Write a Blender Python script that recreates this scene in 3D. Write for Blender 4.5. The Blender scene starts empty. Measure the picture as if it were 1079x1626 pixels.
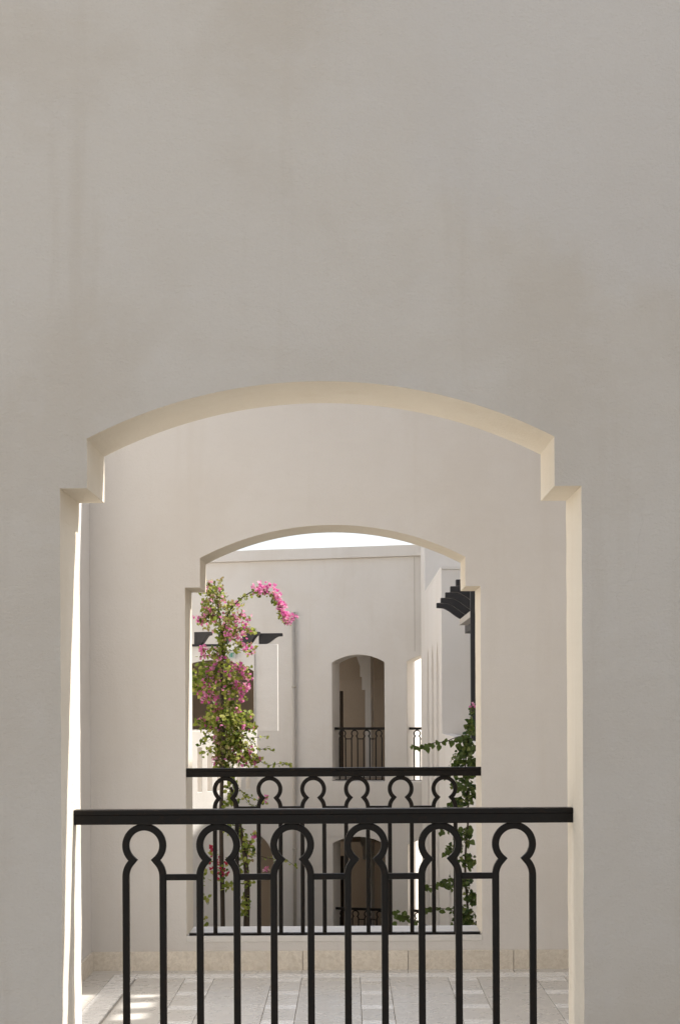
import bpy, bmesh, math, random
from mathutils import Vector, Matrix, noise
from mathutils.geometry import tessellate_polygon
random.seed(7)
S = bpy.context.scene
COL = S.collection
PI = math.pi

# ------------------------------------------------------------------ camera
EYE = 1.49
cd = bpy.data.cameras.new('camera'); cam = bpy.data.objects.new('camera', cd); COL.objects.link(cam)
cam.location = (0, 0, EYE)
cam.rotation_euler = (math.radians(90), 0.005, 0)
cd.sensor_fit = 'HORIZONTAL'; cd.sensor_width = 36.0
cd.lens = 36.0 * 2400 / 1079
cd.shift_x = (539.5 - 554) / 1079
cd.shift_y = (1125 - 813) / 1079
cd.clip_start = 0.05; cd.clip_end = 2000
S.camera = cam
# ------------------------------------------------------------------ sky, sun, exposure
SUN = Vector((1.0, 0.22, 1.20)).normalized()
w = bpy.data.worlds.new('World'); S.world = w; w.use_nodes = True
nt = w.node_tree; bg = nt.nodes['Background']
sky = nt.nodes.new('ShaderNodeTexSky'); sky.sky_type = 'NISHITA'; sky.sun_disc = False
sky.sun_elevation = math.asin(SUN.z); sky.sun_rotation = math.atan2(SUN.x, SUN.y)
sky.air_density = 1.0; sky.dust_density = 1.5; sky.ozone_density = 0.6
hz = nt.nodes.new('ShaderNodeHueSaturation'); hz.inputs['Saturation'].default_value = 0.38   # pale, hazy summer sky
nt.links.new(sky.outputs[0], hz.inputs['Color']); nt.links.new(hz.outputs[0], bg.inputs[0]); bg.inputs[1].default_value = 0.15
sl = bpy.data.lights.new('sun', 'SUN'); sl.energy = 4.7; sl.angle = math.radians(0.53); sl.color = (1, 0.95, 0.88)
so = bpy.data.objects.new('sun', sl); COL.objects.link(so)
so.rotation_euler = SUN.to_track_quat('Z', 'Y').to_euler(); so.location = (10, 4, 12)
S.view_settings.view_transform = 'Standard'; S.view_settings.look = 'None'
S.view_settings.gamma = 1; S.view_settings.exposure = 0.65
S.cycles.max_bounces = 12; S.cycles.diffuse_bounces = 7

# ------------------------------------------------------------------ materials
def newmat(name):
    m = bpy.data.materials.new(name); m.use_nodes = True
    return m, m.node_tree, m.node_tree.nodes['Principled BSDF']
def N(nt, t, **kw):
    n = nt.nodes.new(t)
    for k, v in kw.items():
        if hasattr(n, k): setattr(n, k, v)
        else: n.inputs[k].default_value = v
    return n
def mapped(nt, scale=(1, 1, 1), loc=(0, 0, 0), coord='Object'):
    tc = N(nt, 'ShaderNodeTexCoord'); mp = N(nt, 'ShaderNodeMapping')
    mp.inputs['Scale'].default_value = scale; mp.inputs['Location'].default_value = loc
    nt.links.new(tc.outputs[coord], mp.inputs[0]); return mp.outputs[0]
def tex_noise(nt, vec, scale, detail=4, rough=0.55, dist=0):
    n = N(nt, 'ShaderNodeTexNoise'); n.inputs['Scale'].default_value = scale
    n.inputs['Detail'].default_value = detail; n.inputs['Roughness'].default_value = rough
    n.inputs['Distortion'].default_value = dist
    nt.links.new(vec, n.inputs['Vector']); return n.outputs[0]
def ramp(nt, fac, a, b, ca=0.0, cb=1.0):
    r = N(nt, 'ShaderNodeMapRange', interpolation_type='SMOOTHSTEP')
    r.inputs['From Min'].default_value = a; r.inputs['From Max'].default_value = b
    r.inputs['To Min'].default_value = ca; r.inputs['To Max'].default_value = cb
    nt.links.new(fac, r.inputs['Value']); return r.outputs[0]
def math_(nt, op, a, b=None):
    m = N(nt, 'ShaderNodeMath', operation=op)
    for i, v in enumerate((a, b)):
        if v is None: continue
        if isinstance(v, (int, float)): m.inputs[i].default_value = v
        else: nt.links.new(v, m.inputs[i])
    return m.outputs[0]
def mixc(nt, fac, a, b):
    m = N(nt, 'ShaderNodeMix', data_type='RGBA')
    for s, v in ((0, fac), (6, a), (7, b)):
        if isinstance(v, (int, float)): m.inputs[s].default_value = v
        elif isinstance(v, tuple): m.inputs[s].default_value = (*v, 1)
        else: nt.links.new(v, m.inputs[s])
    return m.outputs[2]
def bump(nt, bs, h, strength, dist):
    b = N(nt, 'ShaderNodeBump'); b.inputs['Strength'].default_value = strength; b.inputs['Distance'].default_value = dist
    nt.links.new(h, b.inputs['Height']); nt.links.new(b.outputs[0], bs.inputs['Normal'])

def plaster(name, base, stain=0.5, patch=False, relief=1.0):
    """painted lime plaster: trowel relief, faint stains and run marks, hairline cracks"""
    m, nt, bs = newmat(name)
    v = mapped(nt)
    big = tex_noise(nt, v, 0.9, 5, 0.6, 0.4)
    mid = tex_noise(nt, v, 5.0, 6, 0.65)
    run = tex_noise(nt, mapped(nt, (7, 7, 0.55)), 1.0, 5, 0.6)
    dk = tuple(c * k for c, k in zip(base, (0.90, 0.875, 0.84)))
    lt = tuple(min(1, c * k) for c, k in zip(base, (1.02, 1.035, 1.07)))
    c = mixc(nt, math_(nt, 'MULTIPLY', ramp(nt, big, 0.42, 0.66), stain), base, dk)
    c = mixc(nt, math_(nt, 'MULTIPLY', ramp(nt, run, 0.5, 0.75), stain * 0.75), c, dk)
    c = mixc(nt, math_(nt, 'MULTIPLY', ramp(nt, mid, 0.5, 0.72), stain * 0.45), c, lt)
    if patch:                                    # the repainted, cooler field high on the right of the wall
        sep = N(nt, 'ShaderNodeSeparateXYZ'); nt.links.new(mapped(nt), sep.inputs[0])
        rag = tex_noise(nt, mapped(nt, (2.6, 2.6, 1.3)), 1.0, 8, 0.68)
        edge = math_(nt, 'ADD', sep.outputs[2], math_(nt, 'MULTIPLY', rag, 0.75))
        # height of the ragged lower edge rises to the left
        lim = math_(nt, 'SUBTRACT', 3.72, math_(nt, 'MULTIPLY', sep.outputs[0], 0.46))
        f = ramp(nt, math_(nt, 'SUBTRACT', edge, lim), -0.10, 0.14)
        f2 = ramp(nt, math_(nt, 'ADD', sep.outputs[0], math_(nt, 'MULTIPLY', rag, 0.9)), 0.25, 0.95)
        c = mixc(nt, math_(nt, 'MULTIPLY', math_(nt, 'MULTIPLY', f, f2), 0.62), c, tuple(x * k for x, k in zip(base, (0.985, 1.005, 1.05))))
        st = ramp(nt, tex_noise(nt, mapped(nt, (22, 22, 3.0)), 1.0, 6, 0.7), 0.62, 0.8)
        up = ramp(nt, sep.outputs[2], 3.0, 3.8)
        c = mixc(nt, math_(nt, 'MULTIPLY', math_(nt, 'MULTIPLY', st, up), 0.5), c, tuple(x * k for x, k in zip(base, (0.9, 0.85, 0.76))))
    grain = tex_noise(nt, v, 95, 5, 0.75)
    c = mixc(nt, ramp(nt, grain, 0.50, 0.78, 0, 0.55), c, dk)
    # hairline cracks
    vo = N(nt, 'ShaderNodeTexVoronoi', feature='DISTANCE_TO_EDGE'); vo.inputs['Scale'].default_value = 0.9
    wv = N(nt, 'ShaderNodeVectorMath', operation='ADD')
    ns = N(nt, 'ShaderNodeTexNoise'); ns.inputs['Scale'].default_value = 2.2; ns.inputs['Detail'].default_value = 5; ns.inputs['Roughness'].default_value = 0.4
    nt.links.new(v, ns.inputs['Vector']); nt.links.new(v, wv.inputs[0]); nt.links.new(ns.outputs[1], wv.inputs[1])
    nt.links.new(wv.outputs[0], vo.inputs['Vector'])
    crack = ramp(nt, vo.outputs[0], 0.0, 0.0035, 1, 0)
    crack = math_(nt, 'MULTIPLY', crack, ramp(nt, tex_noise(nt, v, 1.3, 3), 0.5, 0.62))
    c = mixc(nt, math_(nt, 'MULTIPLY', crack, 0.07 * stain), c, tuple(x * 0.45 for x in base))
    nt.links.new(c, bs.inputs['Base Color'])
    bs.inputs['Roughness'].default_value = 0.88; bs.inputs['Specular IOR Level'].default_value = 0.25
    fine = tex_noise(nt, mapped(nt, (1, 1, 1.25)), 70, 7, 0.68)
    trowel = tex_noise(nt, mapped(nt, (1, 1, 1.5)), 7, 4, 0.5, 0.3)
    h = math_(nt, 'ADD', math_(nt, 'MULTIPLY', fine, 0.6), math_(nt, 'MULTIPLY', trowel, 0.75))
    h = math_(nt, 'SUBTRACT', h, math_(nt, 'MULTIPLY', crack, 0.07))
    bump(nt, bs, h, 0.62 * relief, 0.012)
    return m

def marble(name, base, vein, scale=5.0, rough=0.32, var=0.06, mott=0.3):
    m, nt, bs = newmat(name)
    geo = N(nt, 'ShaderNodeObjectInfo')
    tc = N(nt, 'ShaderNodeNewGeometry')
    off = N(nt, 'ShaderNodeVectorMath', operation='MULTIPLY_ADD')
    off.inputs[0].default_value = (37, 21, 11); nt.links.new(geo.outputs['Random'], off.inputs[1]); nt.links.new(tc.outputs['Position'], off.inputs[2])
    a = tex_noise(nt, off.outputs[0], scale, 8, 0.62, 1.4)
    b = tex_noise(nt, off.outputs[0], scale * 6, 5, 0.6)
    vline = ramp(nt, math_(nt, 'ABSOLUTE', math_(nt, 'SUBTRACT', a, 0.5)), 0.0, 0.03, 1, 0)
    c = mixc(nt, ramp(nt, b, 0.35, 0.7, 0, mott), base, vein)
    c = mixc(nt, math_(nt, 'MULTIPLY', vline, mott * 0.6), c, tuple(min(1, x * 1.2) for x in base))
    hsv = N(nt, 'ShaderNodeHueSaturation'); nt.links.new(c, hsv.inputs['Color'])
    nt.links.new(math_(nt, 'ADD', 1 - var, math_(nt, 'MULTIPLY', geo.outputs['Random'], var * 2)), hsv.inputs['Value'])
    nt.links.new(hsv.outputs[0], bs.inputs['Base Color'])
    nt.links.new(ramp(nt, b, 0.3, 0.7, rough * 0.8, rough * 1.35), bs.inputs['Roughness'])
    bump(nt, bs, b, 0.05, 0.003)
    return m

def metal(name, col, rough=0.42):
    m, nt, bs = newmat(name)
    v = mapped(nt); a = tex_noise(nt, v, 38, 6, 0.65); b = tex_noise(nt, mapped(nt, (60, 60, 4)), 1, 4)
    c = mixc(nt, ramp(nt, a, 0.5, 0.75), col, tuple(x * f + o for x, f, o in zip(col, (1.9, 1.5, 1.3), (0.006, 0.003, 0.001))))
    c = mixc(nt, ramp(nt, b, 0.66, 0.74, 0, 0.35), c, (0.05, 0.035, 0.022))
    nt.links.new(c, bs.inputs['Base Color'])
    nt.links.new(ramp(nt, a, 0.3, 0.7, rough - 0.08, rough + 0.16), bs.inputs['Roughness'])
    bs.inputs['Specular IOR Level'].default_value = 0.13
    bs.inputs['Coat Weight'].default_value = 0.08; bs.inputs['Coat Roughness'].default_value = 0.22
    bump(nt, bs, a, 0.08, 0.002)
    return m

def leafmat(name, cols, trans=0.35, rough=0.45):
    m, nt, bs = newmat(name)
    g = N(nt, 'ShaderNodeNewGeometry')
    cr = N(nt, 'ShaderNodeValToRGB'); e = cr.color_ramp.elements
    while len(e) < len(cols): e.new(0.5)
    for i, c in enumerate(cols):
        e[i].position = i / (len(cols) - 1); e[i].color = (*c, 1)
    nt.links.new(g.outputs['Random Per Island'], cr.inputs[0])
    nt.links.new(cr.outputs[0], bs.inputs['Base Color'])
    bs.inputs['Roughness'].default_value = rough; bs.inputs['Specular IOR Level'].default_value = 0.3
    tr = N(nt, 'ShaderNodeBsdfTranslucent'); nt.links.new(cr.outputs[0], tr.inputs[0])
    mx = N(nt, 'ShaderNodeMixShader'); mx.inputs[0].default_value = trans
    out = nt.nodes['Material Output']
    nt.links.new(bs.outputs[0], mx.inputs[1]); nt.links.new(tr.outputs[0], mx.inputs[2]); nt.links.new(mx.outputs[0], out.inputs[0])
    return m

def plain(name, col, rough=0.7, var=0.15, scale=12):
    m, nt, bs = newmat(name)
    a = tex_noise(nt, mapped(nt), scale, 6, 0.6)
    nt.links.new(mixc(nt, a, tuple(c * (1 - var) for c in col), tuple(min(1, c * (1 + var)) for c in col)), bs.inputs['Base Color'])
    bs.inputs['Roughness'].default_value = rough
    bump(nt, bs, a, 0.2, 0.004)
    return m

M = dict(
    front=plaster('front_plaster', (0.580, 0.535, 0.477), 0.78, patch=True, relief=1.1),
    reveal=plaster('bounce_tinted_reveal', (0.76, 0.70, 0.60), 0.7, relief=0.9),  # cream tint stands in for light bounced onto jambs and soffits
    inner=plaster('inner_plaster', (0.665, 0.643, 0.617), 0.42, relief=0.6),
    far=plaster('far_plaster', (0.70, 0.665, 0.62), 0.4, relief=0.8),
    wing=plaster('wing_plaster', (0.77, 0.735, 0.69), 0.35, relief=0.8),
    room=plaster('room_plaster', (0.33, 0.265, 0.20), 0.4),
    sill=marble('sill_marble', (0.72, 0.70, 0.67), (0.62, 0.60, 0.57), 4, 0.4),
    tile=marble('floor_tile', (0.60, 0.578, 0.54), (0.57, 0.545, 0.50), 2.2, 0.30, 0.06),
    strip=marble('strip_tile', (0.80, 0.79, 0.77), (0.77, 0.76, 0.735), 3.0, 0.26, 0.03),
    skirt=marble('skirting_stone', (0.70, 0.645, 0.56), (0.57, 0.51, 0.425), 8, 0.42, 0.06, 0.75),
    grout=plain('grout', (0.50, 0.46, 0.40), 0.9),
    ground=plain('paving', (0.42, 0.38, 0.32), 0.85, 0.15, 1.5),
    black=metal('black_paint', (0.0075, 0.006, 0.005), 0.40),
    wood=plain('black_stained_wood', (0.018, 0.016, 0.016), 0.55, 0.3),
    pipe=plain('pipe_paint', (0.46, 0.42, 0.37), 0.5, 0.08),
    bark=plain('bark', (0.055, 0.038, 0.024), 0.85, 0.4, 40),
    leaf=leafmat('bougainvillea_leaf', [(0.08, 0.12, 0.022), (0.22, 0.28, 0.04), (0.36, 0.40, 0.07), (0.50, 0.48, 0.15)], 0.48),
    pale=leafmat('young_leaf', [(0.22, 0.24, 0.06), (0.36, 0.33, 0.14), (0.42, 0.26, 0.17)]),
    pink=leafmat('pink_bract', [(0.62, 0.10, 0.34), (0.76, 0.20, 0.48), (0.82, 0.36, 0.56), (0.84, 0.54, 0.60)], 0.42, 0.6),
    red=leafmat('red_bract', [(0.42, 0.02, 0.05), (0.55, 0.04, 0.09), (0.55, 0.08, 0.17)], 0.3, 0.6),
    ivy=leafmat('vine_leaf', [(0.030, 0.065, 0.014), (0.065, 0.105, 0.022), (0.11, 0.15, 0.035), (0.22, 0.24, 0.07)], 0.3, 0.38),
    lampw=plain('lamp_white', (0.75, 0.74, 0.70), 0.5, 0.05),
    lampg=plain('sign_green', (0.08, 0.30, 0.22), 0.5, 0.1, 60),
    lampp=plain('sign_panel', (0.50, 0.52, 0.49), 0.45, 0.08, 30),
)

# ------------------------------------------------------------------ helpers
def link(name, me, mat, parent=None, loc=None, rz=None, label=None, cat=None, group=None, kind=None, bev=0):
    o = bpy.data.objects.new(name, me); COL.objects.link(o)
    if mat is not None and not me.materials: me.materials.append(mat)
    if parent is not None: o.parent = parent
    if loc is not None: o.location = loc
    if rz is not None: o.rotation_euler = (0, 0, rz)
    if label: o['label'] = label
    if cat: o['category'] = cat
    if group: o['group'] = group
    if kind: o['kind'] = kind
    if bev:
        b = o.modifiers.new('edge', 'BEVEL'); b.width = bev; b.segments = 2; b.limit_method = 'ANGLE'; b.angle_limit = math.radians(35)
    return o
def empty(name, loc=(0, 0, 0), rz=0, label=None, cat=None, group=None):
    o = bpy.data.objects.new(name, None); COL.objects.link(o); o.location = loc; o.rotation_euler = (0, 0, rz)
    if label: o['label'] = label
    if cat: o['category'] = cat
    if group: o['group'] = group
    return o
def mesh(name, vs, fs):
    me = bpy.data.meshes.new(name); me.from_pydata(vs, [], fs); me.update(); return me
def fixn(me):
    bm = bmesh.new(); bm.from_mesh(me); bmesh.ops.recalc_face_normals(bm, faces=bm.faces); bm.to_mesh(me); bm.free(); return me
BOXF = [(0, 1, 3, 2), (4, 6, 7, 5), (0, 4, 5, 1), (2, 3, 7, 6), (0, 2, 6, 4), (1, 5, 7, 3)]
def boxm(name, x0, x1, y0, y1, z0, z1):
    return fixn(mesh(name, [(x, y, z) for x in (x0, x1) for y in (y0, y1) for z in (z0, z1)], BOXF))
def sample(poly, step, jit, seed=0):
    """walk a closed outline, add points every `step` and push them a hair sideways: hand-floated edges"""
    out = []
    n = len(poly)
    for i in range(n):
        a = Vector(poly[i]); b = Vector(poly[(i + 1) % n]); L = (b - a).length
        k = max(1, int(L / step)) if step else 1
        nrm = Vector((-(b - a).y, (b - a).x)).normalized() if L > 0 else Vector((0, 0))
        for j in range(k):
            p = a.lerp(b, j / k)
            if j: p = p + nrm * noise.noise(Vector((p.x * 19, p.y * 19, seed))) * jit
            out.append((p.x, p.y))
    return out
def slab(name, outer, holes, thick, reveal=None):
    """upright slab in local x/z with through-holes; front at y=0, back at y=thick"""
    loops = [outer] + holes
    flat = [p for l in loops for p in l]
    tri = tessellate_polygon([[Vector((x, z, 0)) for x, z in l] for l in loops])
    n = len(flat)
    vs = [(x, 0, z) for x, z in flat] + [(x, thick, z) for x, z in flat]
    fs = [tuple(t) for t in tri] + [tuple(n + i for i in reversed(t)) for t in tri]
    k = 0; hole_from = []
    for l in loops:
        m = len(l)
        for i in range(m):
            a, b = k + i, k + (i + 1) % m
            fs.append((a, b, n + b, n + a))
            if l is not outer: hole_from.append(len(fs) - 1)
        k += m
    me = fixn(mesh(name, vs, fs))
    if reveal:                                  # lighter cream on the reveals: bounced light put into the colour
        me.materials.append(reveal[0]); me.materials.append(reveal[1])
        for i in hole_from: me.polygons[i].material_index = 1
    return me
def stepped_arch(hw, hi, zs, zstep, zspr, zap, jit=0.0016, seed=1):
    """gallery opening: jambs, a square shoulder stepping in, then a segmental arch"""
    rise = zap - zspr; R = (hi * hi + rise * rise) / (2 * rise); a = math.asin(hi / R); cz = zap - R
    arc = [(R * math.sin(-a + 2 * a * i / 48), cz + R * math.cos(-a + 2 * a * i / 48)) for i in range(49)]
    left = [(-hw, zs), (-hw, zstep), (-hi, zstep)]; right = [(hi, zstep), (hw, zstep), (hw, zs)]
    return sample(left + arc + right, 0.05, jit, seed)
def seg_arch(x0, x1, z0, zspr, zap, n=14):
    c = (x0 + x1) / 2; hw = (x1 - x0) / 2; rise = zap - zspr; R = (hw * hw + rise * rise) / (2 * rise); a = math.asin(hw / R); cz = zap - R
    return [(x0, z0)] + [(c + R * math.sin(-a + 2 * a * i / n), cz + R * math.cos(-a + 2 * a * i / n)) for i in range(n + 1)] + [(x1, z0)]
def lancet(x0, x1, z0, zap, n=8, k=1.25):
    """pointed arch outline"""
    c = (x0 + x1) / 2; W = x1 - x0; R = W * k
    h = math.sqrt(R * R - (R - W / 2) ** 2); zs = zap - h
    amax = math.asin(h / R)
    l = [(x0 + R - R * math.cos(amax * i / n), zs + R * math.sin(amax * i / n)) for i in range(n + 1)]
    r = [(2 * c - x, z) for x, z in reversed(l[:-1])]
    return [(x0, z0)] + l + r + [(x1, z0)]
def tube_data(pts, rad, n=6):
    vs, fs = [], []
    P = [Vector(p) for p in pts]
    for i, p in enumerate(P):
        d = (P[min(i + 1, len(P) - 1)] - P[max(i - 1, 0)]).normalized()
        a = d.cross(Vector((0.31, 0.87, 0.37))).normalized(); b = d.cross(a)
        r = rad[i] if isinstance(rad, (list, tuple)) else rad
        vs += [tuple(p + (a * math.cos(t * 2 * PI / n) + b * math.sin(t * 2 * PI / n)) * r) for t in range(n)]
    for i in range(len(P) - 1):
        for t in range(n):
            u = (t + 1) % n
            fs.append((i * n + t, i * n + u, (i + 1) * n + u, (i + 1) * n + t))
    fs.append(tuple(range(n - 1, -1, -1))); fs.append(tuple((len(P) - 1) * n + t for t in range(n)))
    return vs, fs
def tubes(name, lines):
    V, F = [], []
    for pts, rad, n in lines:
        v, f = tube_data(pts, rad, n); o = len(V); V += v; F += [tuple(i + o for i in q) for q in f]
    me = mesh(name, V, F)
    for p in me.polygons: p.use_smooth = True
    return me
def at(px, py, d):
    """place in the scene, metres, seen at this spot of the photograph at distance d"""
    u, v = px - 554, py - 1125
    u, v = u - 0.005 * v, v + 0.005 * u
    return Vector((u * d / 2400, d, EYE - v * d / 2400))

GROUND = -4.6
# ------------------------------------------------------------------ ground
link('ground', boxm('ground', -300, 300, -300, 300, GROUND - 0.5, GROUND), M['ground'], kind='structure')

m_dark_sheet = plain('dark_bounce_sheet', (0.07, 0.075, 0.035), 0.9, 0.5, 6)
link('dark_sheet', boxm('dark_sheet', -4.95, 1.40, 9.0, 29.3, GROUND - 0.02, GROUND + 0.06), m_dark_sheet, kind='structure')  # unseen dark sheet added to cut bounce light in the lower court
# ------------------------------------------------------------------ the two gallery walls
CX = -0.0905
Y1, T1 = 5.0, 0.36
Y2, T2 = 8.62, 0.37
SILL = 0.19
o1 = stepped_arch(0.8625, 0.773, SILL, EYE + 0.733, EYE + 0.897, EYE + 1.0835, jit=0.0020, seed=1)
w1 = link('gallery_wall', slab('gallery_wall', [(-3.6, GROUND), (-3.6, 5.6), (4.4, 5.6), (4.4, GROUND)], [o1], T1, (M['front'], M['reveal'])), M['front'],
          loc=(CX, Y1, 0), bev=0.008, label='large pale plaster wall in front with stepped arched opening', cat='wall')
link('sill', boxm('sill', -0.8625, 0.8625, -0.012, T1 + 0.012, SILL - 0.03, SILL + 0.004), M['sill'], w1, bev=0.003)
o2 = stepped_arch(0.842, 0.756, SILL, EYE + 0.694, EYE + 0.862, EYE + 1.047, jit=0.0015, seed=5)
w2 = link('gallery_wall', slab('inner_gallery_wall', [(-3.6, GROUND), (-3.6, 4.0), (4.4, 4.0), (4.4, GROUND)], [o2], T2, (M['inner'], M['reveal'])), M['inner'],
          loc=(CX, Y2, 0), bev=0.006, label='smooth plaster wall with smaller stepped arch seen through the front opening', cat='wall')
link('sill', boxm('sill', -0.842, 0.842, -0.004, T2 + 0.01, SILL - 0.03, SILL + 0.004), M['sill'], w2, bev=0.003)
# end walls of the gallery: left one carries its own skirting, right one is unseen, added and pierced to pattern the sun
XL = -1.475
wl = link('end_wall', boxm('end_wall', XL - 0.3, XL, Y1 + T1 + 0.001, Y2 - 0.001, GROUND, 3.9), M['inner'], label='plaster end wall meeting the inner wall at the left corner of the tiled gallery', cat='wall')
XR = 3.0
we = empty('added_sun_screen', (XR, 0, GROUND), label='unseen pierced wall added at the right end to shade and dapple the gallery floor', cat='wall')
ya, yb = 6.35, Y2 - 0.002
link('wall', boxm('wall', 0, 0.2, ya, yb, 0, 4.80 - GROUND), M['inner'], we)
link('wall', boxm('wall', 0, 0.2, yb + 0.001, 9.15, 4.01 - GROUND, 4.80 - GROUND), M['inner'], we)
link('top_beam', boxm('top_beam', 0, 0.08, ya, 9.15, 5.06 - GROUND, 5.20 - GROUND), M['inner'], we)
yy = ya
pier = boxm('pier', 0, 0.08, 0, 0.12, 4.80 - GROUND, 5.06 - GROUND)
while yy + 0.12 < 9.15:
    link('pier', pier, M['inner'], we, loc=(0, yy, 0)); yy += 0.28

# ------------------------------------------------------------------ gallery floor, tile by tile
fl = link('gallery_floor', boxm('gallery_floor', XL, 4.2, Y1 + T1 + 0.001, Y2 - 0.001, -0.25, -0.012), M['grout'], kind='structure')
cache = {}
def tile(x0, x1, y0, y1, mat, name='tile', g=0.0012, h=0.010):
    key = (round(x1 - x0, 3), round(y1 - y0, 3), mat)
    if key not in cache:
        W, D = x1 - x0 - 2 * g, y1 - y0 - 2 * g; e = 0.0015
        vs = [(0, 0, -h), (W, 0, -h), (W, D, -h), (0, D, -h), (0, 0, -e), (W, 0, -e), (W, D, -e), (0, D, -e), (e, e, 0), (W - e, e, 0), (W - e, D - e, 0), (e, D - e, 0)]
        fs = [(0, 1, 5, 4), (1, 2, 6, 5), (2, 3, 7, 6), (3, 0, 4, 7), (4, 5, 9, 8), (5, 6, 10, 9), (6, 7, 11, 10), (7, 4, 8, 11), (8, 9, 10, 11)]
        cache[key] = fixn(mesh(name, vs, fs))
    link(name, cache[key], M[mat], fl, loc=(x0 + g, y0 + g, random.uniform(-0.0006, 0.0006)))
yw = Y2 - 0.004
x = XL                                   # border along the inner wall: a beige run, then a white one
while x < 2.9:
    tile(x, x + 0.6, yw - 0.12, yw, 'tile'); x += 0.6
x = XL + 0.15 + 0.13
tile(XL, XL + 0.15, yw - 0.25, yw - 0.12, 'tile'); tile(XL + 0.15, x, yw - 0.25, yw - 0.12, 'strip')
while x < 2.9:
    tile(x, x + 0.6, yw - 0.25, yw - 0.12, 'strip'); x += 0.6
y = yw - 0.25                            # border along the left end wall
while y > 5.5:
    tile(XL, XL + 0.15, max(y - 0.6, 5.37), y, 'tile'); tile(XL + 0.15, XL + 0.28, max(y - 0.6, 5.37), y, 'strip'); y -= 0.6
P = 0.375
xs = -0.912
cols = [(-1.18, xs, 'wide')]
while xs < 2.9:
    cols.append((xs, xs + 0.16, 'weave')); cols.append((xs + 0.16, xs + 0.483, 'wide')); xs += 0.483
for ci, (x0, x1, kd) in enumerate(cols):
    y = yw - 0.25
    if kd == 'wide':
        first = 0.45 if ci % 4 == 0 else 0.72
        while y > 5.4:
            L = first if y > 8.3 else 0.75
            tile(x0, x1, max(y - L, 5.37), y, 'tile'); y -= L
    else:
        y2 = y - 0.02 - (0.0 if (ci // 2) % 2 else 0.005)
        tile(x0, x1, y2, y, 'tile'); y = y2
        while y > 5.5:
            tile(x0, x1, y - 0.10, y, 'strip'); y -= 0.10
            y3 = max(y - (P - 0.10), 5.37); tile(x0, x1, y3, y, 'tile'); y = y3
# skirting stones on the inner wall and on the left end wall
sk = cache_sk = fixn(boxm('skirting_stone', 0.0015, 0.5985, -0.014, 0.002, 0.0, 0.112))
x = XL + 0.004 - CX
k = 0
while x < 3.0:
    link('skirting_stone', sk, M['skirt'], w2, loc=(x, 0, -0.004), bev=0.002); x += 0.6
sk2 = fixn(boxm('skirting_stone', -0.002, 0.014, 0.0015, 0.5985, 0.0, 0.112))
for i in range(4):
    link('skirting_stone', sk2, M['skirt'], wl, loc=(XL, Y2 - 0.016 - 0.6 * (i + 1), -0.004), bev=0.002)

# ------------------------------------------------------------------ railings
def sweep(path, wdt, dep, ch=0.0045, closed=False):
    """flat bar bent in the x/z plane, chamfered edges"""
    P = [Vector(p) for p in path]; n = len(P)
    a, b = wdt / 2, dep / 2
    sec = []
    for sx, sy, t0 in ((1, -1, -90), (1, 1, 0), (-1, 1, 90), (-1, -1, 180)):       # rounded arrises
        for t in (0, 30, 60, 90):
            an = math.radians(t0 + t); sec.append((sx * (a - ch) + ch * math.cos(an), sy * (b - ch) + ch * math.sin(an)))
    m = len(sec)
    vs, fs = [], []
    for i, p in enumerate(P):
        d = (P[min(i + 1, n - 1)] - P[max(i - 1, 0)]).normalized()
        q = Vector((d.y, -d.x))
        if 0 < i < n - 1:
            e = (P[i + 1] - P[i]).normalized(); q = q * min(1.3, 1 / max(0.3, abs(d.dot(e))))
        for s, t in sec: vs.append((p.x + q.x * s, t, p.y + q.y * s))
    for i in range(n - 1):
        for t in range(m):
            u = (t + 1) % m; fs.append((i * m + t, i * m + u, (i + 1) * m + u, (i + 1) * m + t))
    fs.append(tuple(range(m))); fs.append(tuple((n - 1) * m + t for t in range(m - 1, -1, -1)))
    return vs, fs
def hairpin(zb):
    """a pair of uprights joined above by a horseshoe ring, one bar with mitred necks; z=0 is the ring's centre"""
    R = 0.0625; zn = -0.0503; ang = math.acos(-zn / R)
    a0 = -PI / 2 + ang; a1 = 3 * PI / 2 - ang
    ring = [(R * math.cos(a0 + (a1 - a0) * i / 40), R * math.sin(a0 + (a1 - a0) * i / 40)) for i in range(41)]
    r = 0.0714; cx = 0.0625 - r; zc = -0.105
    am = math.asin((zn - zc) / r)
    leg = [(0.0625, zb), (0.0625, zc - 0.02)] + [(cx + r * math.cos(am * i / 9), zc + r * math.sin(am * i / 9)) for i in range(9)]
    path = leg + ring + [(-x, z) for x, z in reversed(leg)]
    return fixn(mesh('keyhole_bar', *sweep(path, 0.0235, 0.0225)))
HP = {}
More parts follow.
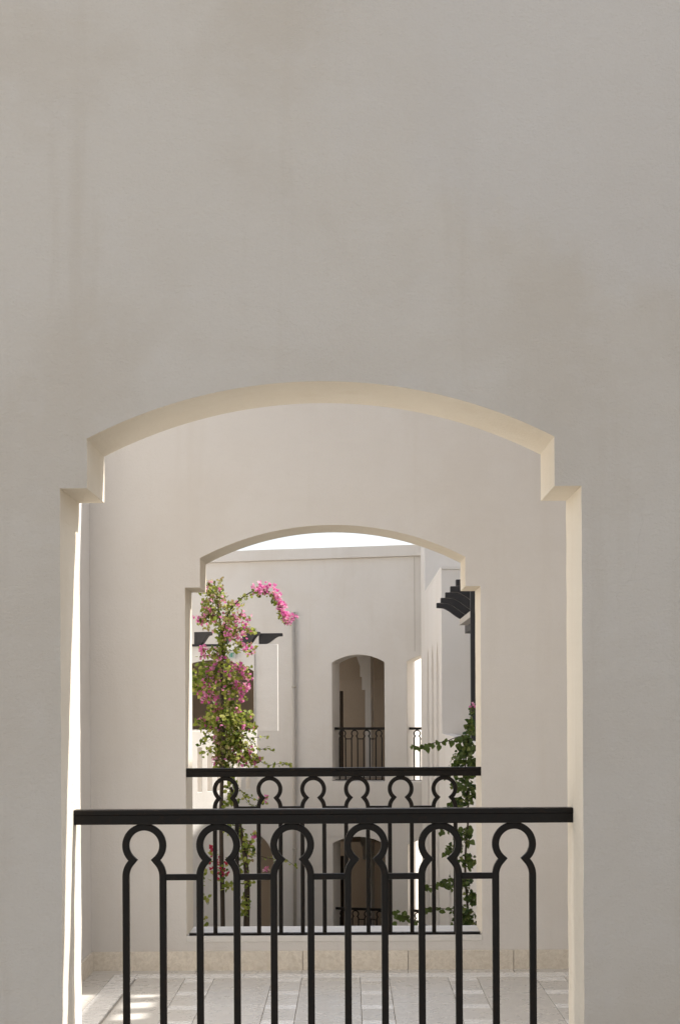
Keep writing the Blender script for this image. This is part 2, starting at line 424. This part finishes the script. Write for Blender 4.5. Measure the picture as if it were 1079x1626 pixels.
def railing(loc, rz, x0, x1, first, n, label, ztop=1.151, zbot=0.198, group=None, links_out=False):
    """handrail, keyhole bars, short link bars and a flat bottom rail; z measured from the gallery floor"""
    t = empty('railing', loc, rz, label, 'railing', group)
    d = 0.027; prof = [(-d, 0), (d, 0), (d + 0.003, -0.004), (d + 0.003, -0.016), (d - 0.002, -0.019), (d - 0.002, -0.047), (d - 0.005, -0.050), (-d + 0.005, -0.050), (-d + 0.002, -0.047), (-d + 0.002, -0.019), (-d - 0.003, -0.016), (-d - 0.003, -0.004)]
    m = len(prof)
    vs = [(x, a, ztop + b) for x in (x0, x1) for a, b in prof]
    fs = [(i, (i + 1) % m, m + (i + 1) % m, m + i) for i in range(m)] + [tuple(range(m - 1, -1, -1)), tuple(range(m, 2 * m))]
    link('handrail', fixn(mesh('handrail', vs, fs)), M['black'], t)
    zc = ztop - 0.122
    key = round(zc - zbot, 3)
    if key not in HP:
        HP[key] = (hairpin(zbot - zc), fixn(mesh('link_bar', *sweep([(0.066, -0.108), (0.184, -0.108)], 0.021, 0.0175))),
                   boxm('collar', -0.024, 0.024, -0.009, 0.009, 0.066, 0.0735))
    hp, lk, cl = HP[key]
    for i in range(n):
        b = link('keyhole_bar', hp, M['black'], t, loc=(first + 0.25 * i, 0, zc))
        link('collar', cl, M['black'], b)
        if i < n - 1: link('link_bar', lk, M['black'], t, loc=(first + 0.25 * i, 0, zc))
    link('bottom_rail', boxm('bottom_rail', x0 + 0.012, x1 - 0.008, -0.018, 0.018, zbot - 0.003, zbot + 0.009), M['black'], t)
    return t
k1 = 1.026                                # the near railing is of slightly larger bars
r1 = railing((CX * k1, Y1 + 0.25, EYE * (1 - k1)), 0, (-0.9525 - CX * k1) / k1, (0.7715 - CX * k1) / k1, -0.695 - CX, 6, 'near black iron railing with six keyhole bars in the front opening', zbot=0.2315)
r1.scale = (k1, k1, k1)
railing((CX, Y2 + 0.032, 0), 0, -0.841, 0.841, -0.708 - CX, 6, 'smaller black iron railing in the inner arched opening, above its sill')

# ------------------------------------------------------------------ far building across the courtyard, turned 15.6 degrees
FA = -math.radians(15.6)
fb = empty('courtyard_building', (0, 30, 0), FA, 'pale building across the courtyard with small arched balcony windows and cornice', 'building')
TF = 0.55
win = [seg_arch(-0.35, 0.722, 0.04, 2.40, 2.55), seg_arch(1.18, 2.25, 0.04, 2.40, 2.55),
       seg_arch(-0.35, 0.722, -3.56, -1.20, -1.06), seg_arch(1.18, 2.25, -3.56, -1.20, -1.06),
       lancet(-2.13, -1.60, -4.2, -1.08), lancet(-3.35, -2.85, -4.2, -1.15)]
win = [sample(q, 0, 0) for q in win]
link('wall', slab('wall', [(-9, GROUND), (-9, 4.47), (3.4, 4.47), (3.4, GROUND)], win, TF), M['far'], fb, bev=0.012)
link('cornice', boxm('cornice', -9.1, 3.4, -0.10, TF + 0.1, 4.47, 4.69), M['far'], fb, bev=0.01)
link('movement_joint', boxm('movement_joint', 1.335, 1.347, -0.004, 0.004, 2.6, 4.46), M['pipe'], fb)
# rooms behind the windows
def room(z0, z1, x0, x1, depth, closed=False):
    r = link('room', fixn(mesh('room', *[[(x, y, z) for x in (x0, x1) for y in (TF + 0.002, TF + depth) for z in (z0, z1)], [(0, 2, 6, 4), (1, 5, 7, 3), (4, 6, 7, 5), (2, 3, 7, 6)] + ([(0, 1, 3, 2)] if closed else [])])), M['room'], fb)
    return r
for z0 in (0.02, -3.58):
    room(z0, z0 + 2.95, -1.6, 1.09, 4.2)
    link('party_wall', boxm('party_wall', 1.095, 1.165, TF + 0.001, TF + 4.3, z0 - 0.01, z0 + 3.0), M['wing'], fb)
    hl = [(-1.45, z0 + 0.02), (-1.45, z0 + 2.62), (-0.42, z0 + 2.62), (-0.33, z0 + 2.36), (-0.33, z0 + 2.14), (-0.29, z0 + 2.14), (-0.29, z0 + 1.86), (-0.22, z0 + 1.86), (-0.22, z0 + 0.02)]
    hr = [(-0.09, z0 + 0.02), (-0.09, z0 + 2.75), (0.95, z0 + 2.75), (0.95, z0 + 0.02)]
    link('column_screen', slab('column_screen', [(-1.59, z0 + 0.005), (-1.59, z0 + 2.94), (1.08, z0 + 2.94), (1.08, z0 + 0.005)], [hl, hr], 0.22), M['far'], fb, loc=(0, TF + 1.5, 0), bev=0.006)
    link('beam', boxm('beam', -1.59, 1.08, TF + 2.9, TF + 3.1, z0 + 2.1, z0 + 2.94), M['room'], fb)
    link('door_frame', boxm('door_frame', -0.98, -0.93, TF + 2.2, TF + 2.3, z0 + 0.01, z0 + 1.85), M['bark'], fb)
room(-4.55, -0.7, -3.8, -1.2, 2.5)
# drainpipe with clamps
dp = link('drainpipe', tubes('drainpipe', [([(-1.13, -0.06, 3.42), (-1.13, -0.06, -4.5)], 0.034, 12)]), M['pipe'], fb)
for z in (3.4, 1.95, 0.35, -1.3, -2.9):
    link('clamp', tubes('clamp', [([(-1.13, -0.06, z), (-1.13, -0.06, z - 0.04)], 0.044, 12), ([(-1.13, -0.06, z - 0.02), (-1.13, 0.02, z - 0.02)], 0.012, 6)]), M['pipe'], dp)
def far_rail(z, s0, s1, n, label):
    c, s = math.cos(FA), math.sin(FA)
    off = 0.18
    p = Vector((s0 * c - off * s, 30 + s0 * s + off * c, z))
    return railing(p, FA, 0.004, s1 - s0 - 0.004, 0.16, n, label, ztop=1.11, zbot=0.06)
far_rail(0, -0.35, 0.722, 4, 'small far railing in the arched window at upper storey centre')
far_rail(0, 1.18, 2.25, 4, 'far railing in the bright window beside the right wing, upper storey')
far_rail(-3.6, -0.35, 0.722, 4, 'far railing in the dark arched window one storey below')
far_rail(-3.6, 1.18, 2.25, 4, 'far railing in the narrow bright lower window beside the right wing')
# sunlit house beyond, seen bright through the open windows
hb = empty('white_house', (3.0, 43.5, 0), math.radians(66), 'sunlit white house beyond, seen through the open far window', 'building')
link('wall', slab('wall', [(-6, GROUND), (-6, 3.1), (9, 3.1), (9, GROUND)], [seg_arch(4.5, 5.5, 0, 2.2, 2.4)], 0.5), M['wing'], hb)
link('roof', boxm('roof', -6.2, 9.2, -0.2, 8, 3.1, 3.3), M['wing'], hb)

# ------------------------------------------------------------------ right wing: tower, low block with lancets, terrace wall
rw = empty('right_wing', (1.41, 0, 0), 0, 'bright side wing on the right with pointed slit niches and terrace', 'building')
link('tower', boxm('tower', 0, 3.2, 28, 29.55, GROUND, 6.8), M['wing'], rw, bev=0.01)
# side skin facing the courtyard, local x -> world y: a slab turned 90 degrees
ni = [lancet(-27.35, -26.7, -2.6, EYE + 1.10), lancet(-25.85, -25.2, -2.6, EYE + 1.09), lancet(-24.5, -23.8, -2.6, EYE + 1.07)]
sd = link('side_wall', slab('side_wall', [(-27.998, GROUND), (-27.998, 3.60), (-23.2, 3.60), (-23.2, GROUND)], ni, 0.16), M['wing'], rw, rz=-PI / 2, bev=0.006)
link('niche_back', boxm('niche_back', -27.9, -23.3, 0.162, 0.3, GROUND, 3.58), M['wing'], sd)
link('end_wall', boxm('end_wall', 0.0, 3.2, 23.03, 23.196, GROUND, 3.60), M['wing'], rw, bev=0.006)
link('coping', boxm('coping', 0.0, 3.2, 23.01, 27.99, 3.601, 3.65), M['wing'], rw, bev=0.004)
ni2 = [lancet(-21.55, -21.1, -3.6, -0.78), lancet(-20.0, -19.5, -3.6, -0.78)]
tw = link('terrace_wall', slab('terrace_wall', [(-23.028, GROUND), (-23.028, 1.10), (-13.0, 1.10), (-13.0, GROUND)], ni2, 0.16), M['wing'], rw, rz=-PI / 2, bev=0.006)
link('niche_back', boxm('niche_back', -23.0, -13.1, 0.162, 0.3, GROUND, 1.0), M['wing'], tw)
link('terrace_floor', boxm('terrace_floor', 0.3, 3.2, 13.0, 23.2, -0.3, 0.0), M['tile'], rw)
link('shading_block', boxm('shading_block', 2.6, 9.0, 9.25, 31.0, GROUND, 7.1), M['wing'], rw, bev=0.01)  # unseen block added, its height set by the shadow wanted on the parapet

# pergola over the terrace
def rafter(L, h, t, cut):
    """joist lying along x with an S-curved cut at its free end (x=0)"""
    pr = [(L, 0), (0, 0), (0, -h * 0.28)]
    for i in range(1, 9):
        f = i / 8; pr.append((cut * (0.12 + 0.88 * f), -h * 0.28 - h * 0.72 * (0.5 - 0.5 * math.cos(PI * f))))
    pr.append((L, -h))
    n = len(pr)
    vs = [(x, 0, z) for x, z in pr] + [(x, t, z) for x, z in pr]
    return fixn(mesh('rafter', vs, [tuple(range(n)), tuple(range(2 * n - 1, n - 1, -1))] + [(i, (i + 1) % n, n + (i + 1) % n, n + i) for i in range(n)]))
pg = empty('pergola', (1.28, 18, 0), 0, 'black timber pergola with curved rafter ends above the right terrace', 'pergola')
ra = rafter(2.6, 0.25, 0.11, 0.42)
for i in range(5): link('rafter', ra, M['wood'], pg, loc=(0, 0.0 + i * 1.0, EYE + 1.53), bev=0.004)
link('beam', boxm('beam', 0.44, 0.56, -0.2, 4.4, EYE + 1.10, EYE + 1.279), M['wood'], pg, bev=0.004)
link('post', boxm('post', 0.15, 0.215, -0.25, -0.185, 0.0, EYE + 1.47), M['wood'], pg, bev=0.004)
link('post', boxm('post', 1.5, 1.58, -0.1, -0.02, 0.0, EYE + 1.279), M['wood'], pg, bev=0.004)
br = link('bracket', boxm('bracket', 0.30, 0.42, -0.15, 3.6, EYE + 1.18, EYE + 1.26), M['pipe'], pg)

# ------------------------------------------------------------------ left wing: shaded bay with arched opening, slotted parapet in sun
lw = empty('left_wing', (0, 0, 0), 0, 'balcony bay on the left with dark arched opening and slotted sunlit parapet', 'building')
D = 23.5
zt = EYE + 103 * D / 2400; zb = EYE - 35.5 * D / 2400
x403 = (403 - 554) * D / 2400; x441 = (441 - 554) * D / 2400
ope = seg_arch(x403 - 1.25, x403, zb + 0.03, EYE + 60 * D / 2400, EYE + 78 * D / 2400)
link('bay_wall', slab('bay_wall', [(-4.6, zb), (-4.6, zt), (x403 + 0.012, zt), (x403 + 0.012, zb)], [ope], 0.16), M['wing'], lw, loc=(0, D, 0), bev=0.004)
link('pier', boxm('pier', x403 + 0.0125, x441, D + 0.03, D + 0.16, zb - 0.002, zt - 0.002), M['wing'], lw, bev=0.006)
link('bay_room', fixn(mesh('bay_room', [(x, y, z) for x in (-4.5, x403 + 0.01) for y in (D + 0.165, D + 1.6) for z in (zb, zt)], [(0, 2, 6, 4), (1, 5, 7, 3), (4, 6, 7, 5), (2, 3, 7, 6)])), M['room'], lw)
# parapet: normal (0.6,-0.8)
pa = math.atan2(0.72, 0.69)
slots = []
s = 0.07 - 0.19 * 4
while s < 1.05:
    slots.append([(s, 0.44), (s, 1.00), (s + 0.075, 1.00), (s + 0.075, 0.44)]); s += 0.165
link('parapet', slab('parapet', [(-1.4, GROUND), (-1.4, 1.213), (1.16, 1.213), (1.16, GROUND)], slots, 0.14), M['wing'], lw, loc=(-2.01, 19.0, 0), rz=pa, bev=0.005)
link('balcony_floor', boxm('balcony_floor', -1.4, 0.98, 0.142, 3.2, 0.0, 0.2), M['wing'], lw, loc=(-2.01, 19.0, 0), rz=pa)
railing((-1.26, 18.9, GROUND + 1.35), 0, -0.02, 0.16, 0.07, 1, 'small dark railing low on the left below the bougainvillea')
# rafters on the bay
pl = empty('pergola', (0, D, zt), 0, 'short black pergola rafters on top of the left bay behind the bougainvillea', 'pergola')
rs = rafter(0.27, 0.19, 0.10, 0.17)
rl = rafter(0.37, 0.165, 0.10, 0.27)
for px, me_, dy, dz, rot in ((449, rl, 0.15, 0.17, PI - 0.05), (414, rs, 0.05, 0.19, PI - 0.35), (376, rs, 0.03, 0.19, PI - 0.35), (338, rs, 0.0, 0.19, PI - 0.35), (300, rs, 0.0, 0.19, PI - 0.35)):
    link('rafter', me_, M['wood'], pl, loc=((px - 554) * D / 2400, dy, dz), rz=rot, bev=0.003)
link('beam', boxm('beam', -4.4, -2.0, -0.05, 0.05, -0.035, 0.0), M['wood'], pl, bev=0.003)
sg = empty('hanging_sign', at(367, 1046, D - 0.03), 0, 'small pale exit sign with white top bar on the left bay behind the flowers', 'sign')
link('top_bar', boxm('top_bar', -0.085, 0.085, -0.07, 0.025, 0.105, 0.145), M['lampw'], sg, bev=0.004)
pn = link('panel', boxm('panel', -0.078, 0.072, -0.045, -0.03, 0.0, 0.104), M['lampp'], sg, bev=0.002)
for x0, x1, z0, z1 in ((-0.005, 0.022, 0.02, 0.085), (0.032, 0.040, 0.02, 0.085), (-0.022, -0.012, 0.02, 0.07), (0.022, 0.05, 0.076, 0.085)):
    link('green_mark', boxm('green_mark', x0, x1, -0.048, -0.0451, z0, z1), M['lampg'], pn)

# ------------------------------------------------------------------ plants
def leaf_shape(p, d, nrm, L, W, kind):
    """one bent leaf (or bract) at p pointing along d"""
    s = d.cross(nrm).normalized(); nrm = s.cross(d).normalized()
    if kind == 'ivy':
        prof = [(0, 0, 0), (0.18, 0.42, 0.02), (0.45, 0.46, 0.05), (0.72, 0.27, 0.03), (1.0, 0, -0.08)]
    else:
        prof = [(0, 0, 0), (0.30, 0.36, 0.03), (0.62, 0.34, 0.05), (1.0, 0, -0.06)]
    mid = [p + d * (L * a) + nrm * (L * c) for a, b, c in prof]
    V = [mid[0], mid[-1]]; F = []
    lf, rt, md = [], [], []
    for (a, b, c), q in zip(prof[1:-1], mid[1:-1]):
        md.append(len(V)); V.append(q - nrm * (L * 0.05))
        lf.append(len(V)); V.append(q + s * (W * b) + nrm * L * 0.03)
        rt.append(len(V)); V.append(q - s * (W * b) + nrm * L * 0.03)
    F += [(0, lf[0], md[0]), (0, md[0], rt[0])]
    for i in range(len(md) - 1):
        F += [(md[i], lf[i], lf[i + 1], md[i + 1]), (md[i + 1], rt[i + 1], rt[i], md[i])]
    F += [(md[-1], lf[-1], 1), (md[-1], 1, rt[-1])]
    return V, F
def rv():
    while True:
        v = Vector((random.uniform(-1, 1), random.uniform(-1, 1), random.uniform(-1, 1)))
        if 0.05 < v.length < 1: return v
class Bag:
    def __init__(s): s.V = []; s.F = []
    def leaf(s, p, L, kind='leaf', up=0.5, wf=1.0):
        d = (rv() + Vector((0, -0.25, -0.35 if kind == 'ivy' else 0))).normalized()
        n = (rv() * 0.8 + Vector((0.3, -0.5, up))).normalized()
        if abs(d.dot(n)) > 0.95: n = Vector((0, 0, 1))
        v, f = leaf_shape(p, d, n, L, L * wf, kind); o = len(s.V)
        s.V += [tuple(q) for q in v]; s.F += [tuple(i + o for i in q) for q in f]
    def flower(s, p, L):
        ax = rv().normalized()
        for k in range(3):
            d = (ax + Matrix.Rotation(k * 2 * PI / 3 + random.random(), 3, ax) @ ax.orthogonal().normalized() * 1.1).normalized()
            v, f = leaf_shape(p, d, ax, L, L * 1.05, 'leaf'); o = len(s.V)
            s.V += [tuple(q) for q in v]; s.F += [tuple(i + o for i in q) for q in f]
    def obj(s, name, mat, parent):
        if not s.V: return
        return link(name, mesh(name, s.V, s.F), mat, parent, kind='stuff')

bo = empty('bougainvillea', (-1.56, 18.5, GROUND), 0, 'tall bougainvillea with pink bracts climbing over the sunlit left balcony', 'plant')
back = -Vector(bo.location)
def loc_(p): return p + back
BL, BY, BP, BR = Bag(), Bag(), Bag(), Bag()
stems = []
DB = 18.5
def bp(px, py, j=0.16): return loc_(at(px, py, DB + random.uniform(-j, j)))
def curve(pts, r0, r1, n=5):
    q = [loc_(at(a, b, DB + c)) for a, b, c in pts]
    out = []
    for i in range(len(q) - 1):
        p0, p1, p2, p3 = q[max(i - 1, 0)], q[i], q[i + 1], q[min(i + 2, len(q) - 1)]
        for k in range(4):
            t = k / 4
            out.append(0.5 * ((2 * p1) + (p2 - p0) * t + (2 * p0 - 5 * p1 + 4 * p2 - p3) * t * t + (3 * p1 - p0 - 3 * p2 + p3) * t ** 3))
    out.append(q[-1])
    m = len(out)
    stems.append((out, [r0 + (r1 - r0) * i / (m - 1) for i in range(m)], n)); return out
curve([(352, 1730, 0), (354, 1500, .05), (351, 1300, 0), (354, 1180, -.05), (352, 1080, 0), (351, 1010, 0), (346, 960, .05), (340, 925, .1)], 0.034, 0.008, 8)
curve([(392, 1730, .1), (391, 1500, .1), (392, 1400, 0), (384, 1330, 0), (366, 1250, 0)], 0.05, 0.02, 8)
arch = curve([(352, 1010, 0), (362, 975, -.1), (380, 953, -.15), (402, 939, -.2), (424, 938, -.2), (440, 955, -.22), (447, 972, -.22), (454, 984, -.25), (468, 981, -.25)], 0.010, 0.003)
def clump(px, py, rx, ry, nl, nf, ny=0, bag_f=None, L=0.062):
    nl = int(nl * (1.0 if py < 1060 else 1.3)); ny = int(ny * 1.7)
    for k in range(nl):
        a = rv(); BL.leaf(bp(px + a.x * rx, py + a.z * ry, 0.02) + Vector((0, a.y * rx * 0.0075, 0)), L * random.uniform(0.6, 1.25))
    for k in range(ny):
        a = rv(); BY.leaf(bp(px + a.x * rx, py + a.z * ry, 0.02) + Vector((0, a.y * rx * 0.0075, 0)), L * random.uniform(0.5, 1.0))
    for k in range(nf):
        a = rv(); (bag_f or BP).flower(bp(px + a.x * rx, py + a.z * ry, 0.02) + Vector((0, a.y * rx * 0.0075 - 0.03, 0)), random.uniform(0.030, 0.046))
for args in [
    (333, 928, 9, 12, 6, 3, 12), (350, 925, 6, 10, 3, 0, 8), (345, 945, 16, 16, 18, 6, 26), (338, 965, 20, 16, 36, 5, 30), (335, 958, 14, 30, 20, 3, 10), (328, 950, 10, 14, 12, 2, 6), (365, 965, 12, 14, 18, 3, 12),
    (345, 988, 32, 16, 70, 22, 34), (317, 984, 10, 8, 8, 10), (378, 985, 24, 13, 22, 18, 8), (388, 977, 10, 6, 3, 8), (376, 1004, 20, 18, 22, 30, 4), (362, 1008, 14, 12, 20, 12), (395, 1002, 12, 4, 12, 1, 4),
    (352, 1025, 7, 34, 80, 0), (352, 1045, 9, 20, 50, 2), (321, 1030, 7, 6, 4, 10), (343, 1032, 9, 10, 12, 3), (396, 1030, 12, 7, 8, 5, 8), (377, 1028, 7, 6, 8, 0),
    (346, 1054, 12, 16, 26, 10, 4), (322, 1070, 14, 22, 55, 0), (314, 1092, 9, 12, 24, 0, 6), (336, 1066, 12, 8, 8, 12), (375, 1058, 12, 10, 14, 14), (388, 1068, 9, 7, 4, 14), (358, 1075, 18, 16, 50, 6, 6),
    (333, 1090, 24, 14, 34, 22), (330, 1106, 18, 9, 10, 28), (362, 1100, 16, 24, 60, 8, 4), (380, 1090, 14, 10, 12, 20), (394, 1093, 6, 7, 2, 8), (385, 1108, 9, 6, 6, 8), (340, 1127, 14, 8, 14, 10),
    (362, 1128, 18, 14, 70, 4, 20), (375, 1128, 8, 6, 2, 10), (350, 1145, 28, 16, 100, 8, 10), (320, 1147, 12, 7, 22, 8, 6), (390, 1136, 14, 6, 22, 1), (378, 1150, 22, 14, 70, 8, 10), (342, 1156, 12, 6, 10, 8),
    (397, 1156, 14, 7, 20, 4), (360, 1172, 22, 16, 80, 6, 34), (365, 1190, 20, 18, 60, 2, 50), (356, 1208, 14, 14, 40, 4, 30), (385, 1182, 16, 14, 34, 6, 14), (345, 1190, 8, 22, 20, 3, 8), (392, 1200, 14, 10, 34, 8, 8),
    (404, 1210, 12, 8, 18, 12), (343, 1208, 6, 8, 4, 8), (366, 1240, 9, 22, 44, 2, 8), (370, 1268, 8, 16, 34, 0), (420, 1268, 8, 5, 4, 7), (365, 1300, 12, 30, 44, 4), (378, 1318, 8, 10, 20, 2),
    (392, 1350, 14, 22, 60, 2, 4), (385, 1375, 10, 14, 26, 0), (362, 1408, 8, 8, 14, 0), (394, 1402, 10, 14, 22, 0), (390, 1440, 8, 24, 30, 0), (322, 1395, 8, 16, 10, 0), (326, 1425, 8, 8, 8, 0), (325, 1466, 8, 8, 8, 0), (405, 1325, 8, 6, 8, 5), (421, 1380, 5, 4, 2, 6)]:
    clump(*args)
for args in [(350, 1140, 26, 14, 40, 3, 12), (368, 1160, 26, 18, 60, 4, 24), (362, 1185, 24, 22, 60, 3, 34), (382, 1205, 18, 14, 34, 5, 10), (352, 1215, 14, 12, 24, 2, 14), (316, 1080, 11, 24, 30, 1, 8), (338, 1112, 20, 20, 24, 12, 4)]:
    clump(*args)
rs2 = random.Random(31)
for k in range(26):                       # loose shoots standing away from the main stem
    y0 = rs2.uniform(945, 1205); sd_ = rs2.choice((-1, 1)); ln = rs2.uniform(16, 44) * (0.8 if sd_ < 0 else 1)
    x0 = 352 + sd_ * 6; x1 = max(309, x0 + sd_ * ln); rise = rs2.uniform(-18, 6) if y0 < 1120 else rs2.uniform(-8, 16)
    c = curve([(x0, y0, 0), ((x0 + x1) / 2, y0 + rise * 0.7 - 4, rs2.uniform(-.2, .1)), (x1, y0 + rise, rs2.uniform(-.3, .15))], 0.004, 0.002, 4)
    for i, p in enumerate(c):
        for q in range(2): BL.leaf(p + rv() * 0.03, 0.055 * rs2.uniform(.6, 1.2))
        if y0 < 1130 and i > len(c) * 0.55:
            for q in range(2): BP.flower(p + rv() * 0.035, rs2.uniform(0.026, 0.04))
clump(348, 1376, 20, 22, 26, 34, 0, BR); clump(338, 1352, 7, 8, 4, 10, 0, BR)
for i, p in enumerate(arch):
    f = i / (len(arch) - 1)
    if f > 0.92: continue
    for k in range(6 if f < 0.4 else 9): BL.leaf(p + rv() * 0.05 + Vector((0, 0, -0.02)), 0.045 * random.uniform(.6, 1.2))
    if f > 0.36:
        for k in range(8): BP.flower(p + rv() * 0.075 + Vector((0.02, -0.03, 0.02)), random.uniform(0.030, 0.046))
for k in range(6): BP.flower(arch[-1] + rv() * 0.035, 0.028)
for pts in ([(385, 1170, 0), (400, 1178, 0), (412, 1190, 0), (424, 1188, 0), (434, 1194, 0)], [(395, 1190, 0), (408, 1205, -.1), (425, 1215, -.1), (445, 1213, -.1), (462, 1217, -.1)], [(380, 1172, 0), (400, 1172, 0), (424, 1169, -.1)],
            [(368, 1240, 0), (385, 1258, 0), (400, 1268, 0), (418, 1274, 0)], [(385, 1262, 0), (395, 1275, 0), (404, 1281, 0)], [(330, 1160, 0), (322, 1175, 0), (317, 1185, 0)], [(395, 1350, 0), (420, 1362, 0), (452, 1366, 0), (468, 1376, 0)],
            [(375, 1003, 0), (390, 1001, -.1), (405, 1002, -.1)], [(380, 1065, 0), (390, 1068, -.1), (396, 1062, -.1)]):
    c = curve(pts, 0.005, 0.0025, 4)
    for p in c:
        for k in range(2): BL.leaf(p + rv() * 0.025, 0.05 * random.uniform(.6, 1.2))
link('stem', tubes('stem', stems), M['bark'], bo)
BL.obj('foliage', M['leaf'], bo); BY.obj('young_foliage', M['pale'], bo); BP.obj('pink_bracts', M['pink'], bo); BR.obj('red_bracts', M['red'], bo)

# climbing vine on the terrace wall, right
DV = 16.4
vi = empty('climbing_vine', (1.30, DV, GROUND), 0, 'dark green leafy vine climbing the bright terrace wall on the right', 'plant')
back = -Vector(vi.location); stems = []; DB = DV
IV = Bag()
LEAFM = []
for k in range(6):
    v, f = leaf_shape(Vector((0, 0, 0)), Vector((0, 0, -1)), Vector((0.1 * (k - 2), -1, 0.2)).normalized(), 0.075 * (0.8 + 0.08 * k), 0.075, 'ivy')
    LEAFM.append(mesh('leaf', [tuple(q) for q in v], f))
vstem = None
def single(p, sc=1.0):
    o = link('leaf', random.choice(LEAFM), M['ivy'], vi, loc=p)
    o.rotation_euler = (random.uniform(-0.7, 0.7), random.uniform(-0.9, 0.9), random.uniform(-0.9, 0.9)); o.scale = [sc * random.uniform(0.6, 1.05)] * 3
for px, py, rx, ry, n in [(749, 1130, 4, 10, 12), (746, 1158, 9, 18, 36), (742, 1182, 16, 14, 60), (735, 1204, 18, 15, 60), (722, 1222, 14, 10, 22), (743, 1225, 10, 14, 34), (735, 1246, 18, 13, 50), (745, 1265, 9, 10, 24), (729, 1276, 16, 12, 36),
                          (746, 1290, 8, 10, 20), (712, 1285, 10, 7, 12), (733, 1330, 14, 13, 40), (744, 1318, 6, 10, 14), (722, 1348, 14, 8, 18), (742, 1366, 12, 14, 42), (738, 1400, 12, 12, 30), (712, 1402, 14, 12, 18), (746, 1425, 9, 12, 30), (735, 1452, 18, 16, 62), (748, 1470, 8, 12, 30), (722, 1472, 14, 8, 26)]:
    for k in range(int(n * 1.4)):
        a = rv(); p = loc_(at(px + a.x * rx * 1.1, py + a.z * ry, DV + random.uniform(-0.12, 0.10)))
        if k % 6 == 0: single(p)
        else: IV.leaf(p, 0.058 * random.uniform(0.55, 1.15), 'ivy')
curve([(742, 1800, 0), (744, 1500, 0), (738, 1380, 0), (743, 1290, .02), (738, 1220, 0), (747, 1160, 0), (750, 1120, 0)], 0.016, 0.005, 6)
for pts in ([(744, 1172, 0), (728, 1170, -.05), (706, 1178, -.1), (688, 1180, -.1), (670, 1186, -.1), (656, 1184, -.1)], [(738, 1275, 0), (715, 1288, -.05), (698, 1292, -.05), (688, 1291, -.05)],
            [(735, 1320, 0), (715, 1316, 0), (702, 1320, 0)], [(735, 1345, 0), (718, 1348, 0), (706, 1352, 0)], [(738, 1395, 0), (712, 1398, -.05), (694, 1404, -.08), (676, 1408, -.08)], [(740, 1455, 0), (715, 1446, -.05), (692, 1442, -.08), (674, 1444, -.1)],
            [(735, 1480, 0), (700, 1478, -.1), (668, 1466, -.2), (650, 1458, -.2), (628, 1452, -.2)], [(728, 1210, 0), (716, 1218, 0), (706, 1228, 0)]):
    c = curve(pts, 0.006, 0.003, 4)
    for i, p in enumerate(c[2:]):
        for k in range(1 if i % 2 else 2): single(p + rv() * 0.03, 0.95)
for k in range(9): single(loc_(at(638 + random.uniform(-14, 12), 1455 + random.uniform(-10, 14), DV - 0.2)), 1.1)
st = link('stem', tubes('stem', stems), M['bark'], vi)
IV.obj('foliage', M['ivy'], vi)
FP = Bag()
for k in range(5): FP.flower(loc_(at(750, 1120, DV)) + rv() * 0.03, 0.03)
FP.obj('pink_bracts', M['pink'], vi)

# surfaces added out of frame to bounce or block light
link('light_blocking_deck', boxm('light_blocking_deck', -5.99, -2.75, 9.0, 29.0, -0.3, -0.02), M['tile'], kind='structure')  # unseen slab added to keep bounced light off the lower court
link('unseen_court_wall', boxm('unseen_court_wall', -6.4, -6.0, 9.1, 31.0, GROUND, 5.4), M['wing'], label='long sunlit wall on the far left, beyond the frame, added to bounce warm light', cat='wall')  # implied by the warm shade; placed to bounce sun into the court
link('unseen_court_wall', boxm('unseen_court_wall', 5.6, 6.0, -9.0, 4.99, GROUND, 4.6), M['wing'], label='unseen wall added on the right to darken the front wall, beyond the frame', cat='wall')  # occluder added to darken the lower right of the front wall
# walkway the viewer stands on, opposite the front wall
link('walkway', boxm('walkway', -6, 6, -3.0, 1.2, -0.3, 0.0), M['tile'], kind='structure')
